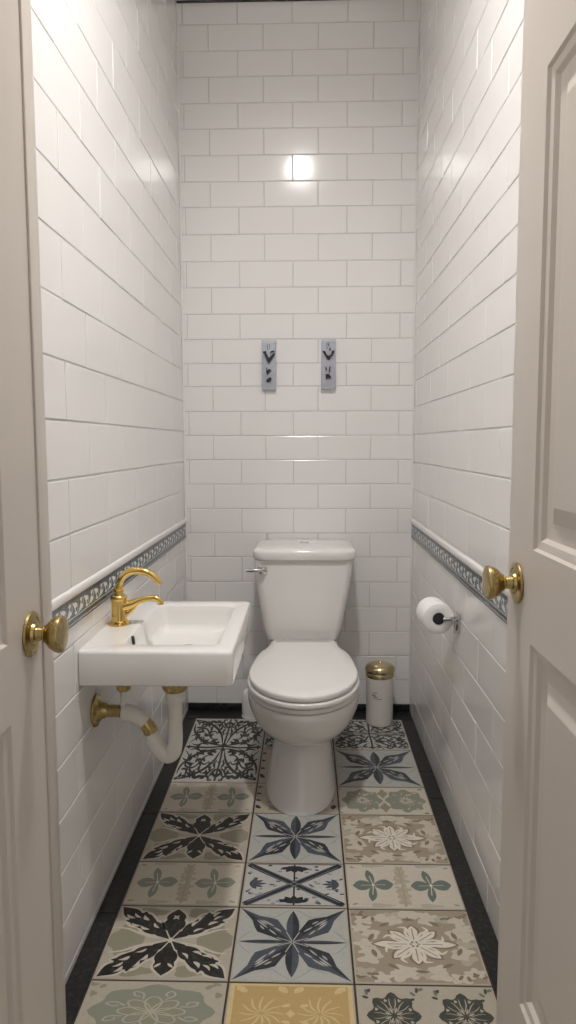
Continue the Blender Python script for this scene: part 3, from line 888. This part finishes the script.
# ------------------------------------------------------------------ drain pipe under the sink
PY = 1.605
drain = thing('drain_pipe', 'cream trap pipe with brass fittings curving from sink to wall', 'pipe', (XL, PY, .482))
def DL(bm): bmesh.ops.translate(bm, verts=list(bm.verts), vec=(-XL, -PY, -.482)); return bm
DX = -.306
obj('drain_nut', DL(lathe([(.0, .5762), (.020, .5760), (.024, .560), (.0305, .556), (.0310, .545), (.0290, .536), (.0245, .530), (.0, .529)], 'Z', 36, (DX, PY, 0))), M['brass'], drain, smooth=38)
obj('collar', DL(lathe([(.0, .5295), (.0225, .529), (.0232, .525), (.0222, .507), (.0190, .502), (.0, .5015)], 'Z', 36, (DX, PY, 0))), M['pipe'], drain, smooth=38)
obj('trap_bend', DL(tube([(DX, PY, .503), (DX, PY, .46), (DX-.001, PY, .41), (DX-.007, PY, .382), (DX-.022, PY, .374), (DX-.040, PY, .389), (DX-.053, PY, .412), (-.3645, PY, .430)], [.0165, .0160, .0170, .0185, .0185, .0175, .0168, .0165], n=28)), M['pipe'], drain, smooth=60)
obj('brass_elbow', DL(tube([(-.3630, PY, .4285), (-.3700, PY, .4430), (-.3800, PY, .4550)], [.0172, .0172, .0168], n=28)), M['brass'], drain, smooth=60)
obj('upper_elbow', DL(tube([(-.3775, PY, .4535), (-.3900, PY, .4650), (-.4080, PY, .4730), (-.4240, PY, .4760), (-.4300, PY, .4765)], [.0180, .0188, .0195, .0205, .0200], n=28)), M['pipe'], drain, smooth=60)
obj('brass_tube', DL(lathe([(.0, .062), (.0150, .062), (.0155, .058), (.0140, .055), (.0140, .015), (.0, .015)], 'X', 32, (XL, PY, .480))), M['brass'], drain, smooth=38)
obj('wall_flange', DL(lathe([(.0, .0005), (.0370, .0005), (.0385, .003), (.0370, .006), (.0300, .009), (.0210, .014), (.0170, .022), (.0150, .030), (.0, .030)], 'X', 44, (XL, PY, .481))), M['brass'], drain, smooth=38)
# stub with a small brass nut between the sink and the upper elbow
vent = obj('overflow_stub', DL(tube([(-.428, PY, .482), (-.427, PY, .505), (-.426, PY, .540)], [.0085, .0075, .0075], n=18)), M['pipe'], drain, smooth=60)
obj('stub_nut', DL(lathe([(.0, .5762), (.0120, .576), (.0150, .552), (.0150, .545), (.0170, .543), (.0170, .533), (.0150, .530), (.0, .530)], 'Z', 6, (-.426, PY, 0))), M['brass'], vent, smooth=20)

# ------------------------------------------------------------------ paper holder and roll
RX, RYn, RZ = .368, 1.968, .611
RA = R(4)
hold = thing('paper_holder', 'chrome paper roll holder on the tiled wall beside the open door', 'holder', (XR, RYn-.006, RZ))
def HL(bm): bmesh.ops.translate(bm, verts=list(bm.verts), vec=(-XR, -(RYn-.006), -RZ)); return bm
hy = RYn-.006
def turn(bm):
    bmesh.ops.rotate(bm, verts=list(bm.verts), cent=(RX, RYn, RZ), matrix=Matrix.Rotation(RA, 3, 'Z')); return bm
obj('wall_plate', HL(bevel_box(XR-.0075, XR-.0005, hy-.016, hy+.016, RZ-.034, RZ+.022, .003, 3)), M['chrome'], hold, smooth=40)
obj('arm', HL(tube([(XR-.006, hy, RZ+.002), (XR-.025, hy, RZ+.001), (RX+.011, hy+.002, RZ)], [.0072, .0066, .0062], n=18)), M['chrome'], hold, smooth=60)
obj('spindle', HL(turn(lathe([(.0, .015), (.0055, .015), (.0055, .095), (.0164, .0955), (.0164, .103), (.0, .104)], 'Y', 24, (RX, RYn, RZ)))), M['chrome'], hold, smooth=40)
obj('end_disc', HL(turn(lathe([(.0, .0), (.0155, .0004), (.0164, .0015), (.0164, .0200), (.0, .0202)], 'Y', 32, (RX, RYn-.0012, RZ)))), M['dark'], hold, smooth=40)
obj('catch', HL(tube([(XR-.010, hy, RZ-.008), (XR-.012, hy, RZ-.026), (XR-.012, hy-.001, RZ-.040)], [.0055, .0045, .005], n=14)), M['chrome'], hold, smooth=60)
roll = thing('toilet_roll', 'white toilet paper roll hanging on the chrome holder', 'toilet roll', (RX, RYn, RZ))
roll.rotation_euler.z = RA
bm = bmesh.new()
rings = []
for r, y in ((.0170, .003), (.0175, .0005), (.020, .0), (.0410, .0), (.0430, .0015), (.0435, .004), (.0435, .090), (.0430, .0925), (.0410, .094), (.020, .094), (.0175, .0935), (.0170, .091), (.0170, .05)):
    rings.append([(r*cos(2*pi*i/56), y, r*sin(2*pi*i/56)) for i in range(56)])
rows_ = loft(bm, rings, cap0=False, cap1=False)
for i in range(56): bm.faces.new((rows_[-1][i], rows_[-1][(i+1) % 56], rows_[0][(i+1) % 56], rows_[0][i]))
fix(bm)
obj('paper', bm, M['paper'], roll, smooth=40)
bm = bmesh.new()
th = lambda a, d: ((.0437+d)*cos(a), (.0437+d)*sin(a))
loft(bm, [[(th(a, .0004)[0], .003, th(a, .0004)[1]), (th(a, .0004)[0], .087, th(a, .0004)[1]), (th(a, -.0004)[0], .087, th(a, -.0004)[1]), (th(a, -.0004)[0], .003, th(a, -.0004)[1])] for a in (R(150+6*i) for i in range(14))])
fix(bm)
obj('loose_sheet', bm, M['paper'], roll, smooth=50)

# ------------------------------------------------------------------ two wall plaques over the toilet
def plaque(xc, zc, kind, label):
    t = thing('wall_plaque', label, 'plaque', (xc, YB, zc), 'plaques over the toilet')
    b = bevel_box(-.0285, .0285, -.019, -.0006, -.0975, .0975, .0025, 2)
    p = obj('plate', b, M['plaque'], t, smooth=40)
    F = -.0188
    def prism(pts, d0, d1, mat='iron'):
        bm = bmesh.new()
        loft(bm, [[(x, F-d0+.001, z) for x, z in pts], [(x*.96, F-d1, z) for x, z in pts]]); fix(bm)
        obj('relief', bm, M[mat], p)
    # bowl-shaped relief with a stem under it
    if kind == 0:
        prism([(-.025, .050), (-.011, .053), (-.009, .043), (.0, .026), (.010, .034), (.023, .047), (.024, .040), (.013, .022), (.005, .010), (-.002, .006), (-.009, .018), (-.019, .040)], 0, .009)
        prism([(.004, .046), (.010, .053), (.022, .054), (.022, .050), (.010, .048)], 0, .007)
        prism([(-.010, .044), (.012, .042), (.004, .030), (.0, .024), (-.004, .032)], 0, .004, 'plaque')
        prism([(-.007, .078), (-.005, .078), (-.004, .058), (-.006, .058)], 0, .002)
        prism([(.001, .080), (.003, .080), (.003, .060), (.0015, .060)], 0, .002)
        prism([(-.012, -.014), (-.009, -.010), (-.008, -.028), (-.011, -.030)], 0, .004)
        prism([(-.010, -.030), (-.006, -.020), (.001, -.016), (.009, -.022), (.008, -.027), (.001, -.024), (-.003, -.036), (-.008, -.040)], 0, .006)
        prism([(-.012, -.062), (-.004, -.052), (.008, -.048), (.010, -.056), (.004, -.066), (-.008, -.068)], 0, .007)
    else:
        prism([(-.024, .050), (-.014, .049), (-.009, .036), (.0, .030), (.010, .036), (.013, .050), (.023, .052), (.021, .042), (.014, .030), (.008, .028), (.006, .018), (-.002, .016), (-.010, .026), (-.018, .040)], 0, .009)
        prism([(.002, .056), (.006, .066), (.009, .056), (.006, .050)], 0, .006)
        prism([(-.010, .044), (.012, .042), (.006, .034), (.0, .032), (-.006, .036)], 0, .004, 'plaque')
        prism([(-.008, .082), (-.006, .082), (-.005, .058), (-.007, .058)], 0, .002)
        prism([(-.002, .070), (.001, .084), (.003, .084), (.002, .068)], 0, .004)
        prism([(-.014, -.012), (-.008, -.014), (-.007, -.026), (-.011, -.026)], 0, .006)
        prism([(.004, -.010), (.008, -.010), (.006, -.032), (.001, -.034)], 0, .006)
        prism([(-.011, -.040), (.0, -.038), (.010, -.050), (.006, -.058), (.0, -.052), (-.009, -.060), (-.011, -.052)], 0, .007)
    # pale lip along the top
    obj('top_edge', bevel_box(-.0285, .0285, -.0205, -.0185, .084, .0972, .0008, 1), material('pale_top', (.52, .55, .60), rough=.3, noise=.15, nscale=120), p, smooth=40)
    return t
plaque(-.149, 1.407, 0, 'blue-grey upright plaque with dark relief, the one nearer the sink side')
plaque(.085, 1.409, 1, 'blue-grey upright plaque with dark relief, the one nearer the paper-roll side')

# ------------------------------------------------------------------ ceiling lamp
LXY = (-.03, 1.26)
lamp = thing('ceiling_light', 'round white downlight in the ceiling over the passage', 'light', (LXY[0], LXY[1], ZC))
obj('trim_ring', lathe([(.068, -.0005), (.084, -.0005), (.086, -.003), (.082, -.024), (.078, -.028), (.071, -.028), (.068, -.025), (.068, -.0005)], 'Z', 48), M['plaster'], lamp, smooth=40)  # deep lip added to keep lamp light off the upper end wall
obj('diffuser', lathe([(.0, -.001), (.0655, -.001), (.0655, -.005), (.0, -.0055)], 'Z', 48), em, lamp, smooth=40)

# ------------------------------------------------------------------ hallway outside the doorway
bm = bmesh.new(); box(bm, -1.2, 1.2, -1.6, .0, -.06, -.002)
structure(obj('floor_hall', bm, M['hall']), 'brown hallway floor in front of the doorway', 'floor')

# labels of parts that look different from the rest of their thing
PART_LABELS = {'flush_lever': 'chrome flush lever', 'flush_button': 'small oval button', 'canister_lid': 'domed brass lid', 'printed_script': 'faded grey script',
               'tap': 'curved gold tap', 'overflow_slot': 'dark overflow slot', 'drain_cap': 'gold drain cap', 'drain_nut': 'brass drain nut', 'brass_elbow': 'brass band on the bend',
               'brass_tube': 'brass tube at the wall', 'wall_flange': 'flared brass wall flange', 'stub_nut': 'small brass nut', 'end_disc': 'black end disc',
               'relief': 'dark raised relief', 'door_knob': 'aged brass door knob'}
for o in list(COL.objects):
    k = o.name.split('.')[0]
    if o.parent and k in PART_LABELS: o['label'] = PART_LABELS[k]
    if o.parent and k == 'relief' and o.data.materials[0] == M['plaque']: o['label'] = 'grey raised relief'

# ------------------------------------------------------------------ world (soft hallway light) and camera
w = bpy.data.worlds.new('World'); scn.world = w; w.use_nodes = True
bg = w.node_tree.nodes['Background']
bg.inputs['Color'].default_value = (1, .975, .955, 1); bg.inputs['Strength'].default_value = .62

cam = bpy.data.cameras.new('camera'); co = bpy.data.objects.new('camera', cam); COL.objects.link(co)
F, pitch, yaw, roll_ = 715.46, .0958, -.0265, -.0027
cam.sensor_fit = 'VERTICAL'; cam.sensor_height = 36; cam.lens = F/1024*36
cam.clip_start = .02
fw = Vector((sin(yaw)*cos(pitch), cos(yaw)*cos(pitch), -sin(pitch)))
ri = Vector((cos(yaw), -sin(yaw), 0)); up = ri.cross(fw)
ri2 = ri*cos(roll_)+up*sin(roll_); up2 = -ri*sin(roll_)+up*cos(roll_)
m = Matrix((ri2, up2, -fw)).transposed().to_4x4(); m.translation = (0, 0, 1.1)
co.matrix_world = m
scn.camera = co

vs = scn.view_settings
vs.view_transform = 'Standard'; vs.look = 'None'; vs.gamma = 1; vs.use_curve_mapping = False
vs.exposure = 0.0
cy = scn.cycles
cy.use_denoising = True
cy.max_bounces = 12; cy.diffuse_bounces = 6; cy.glossy_bounces = 6
cy.sample_clamp_indirect = 8
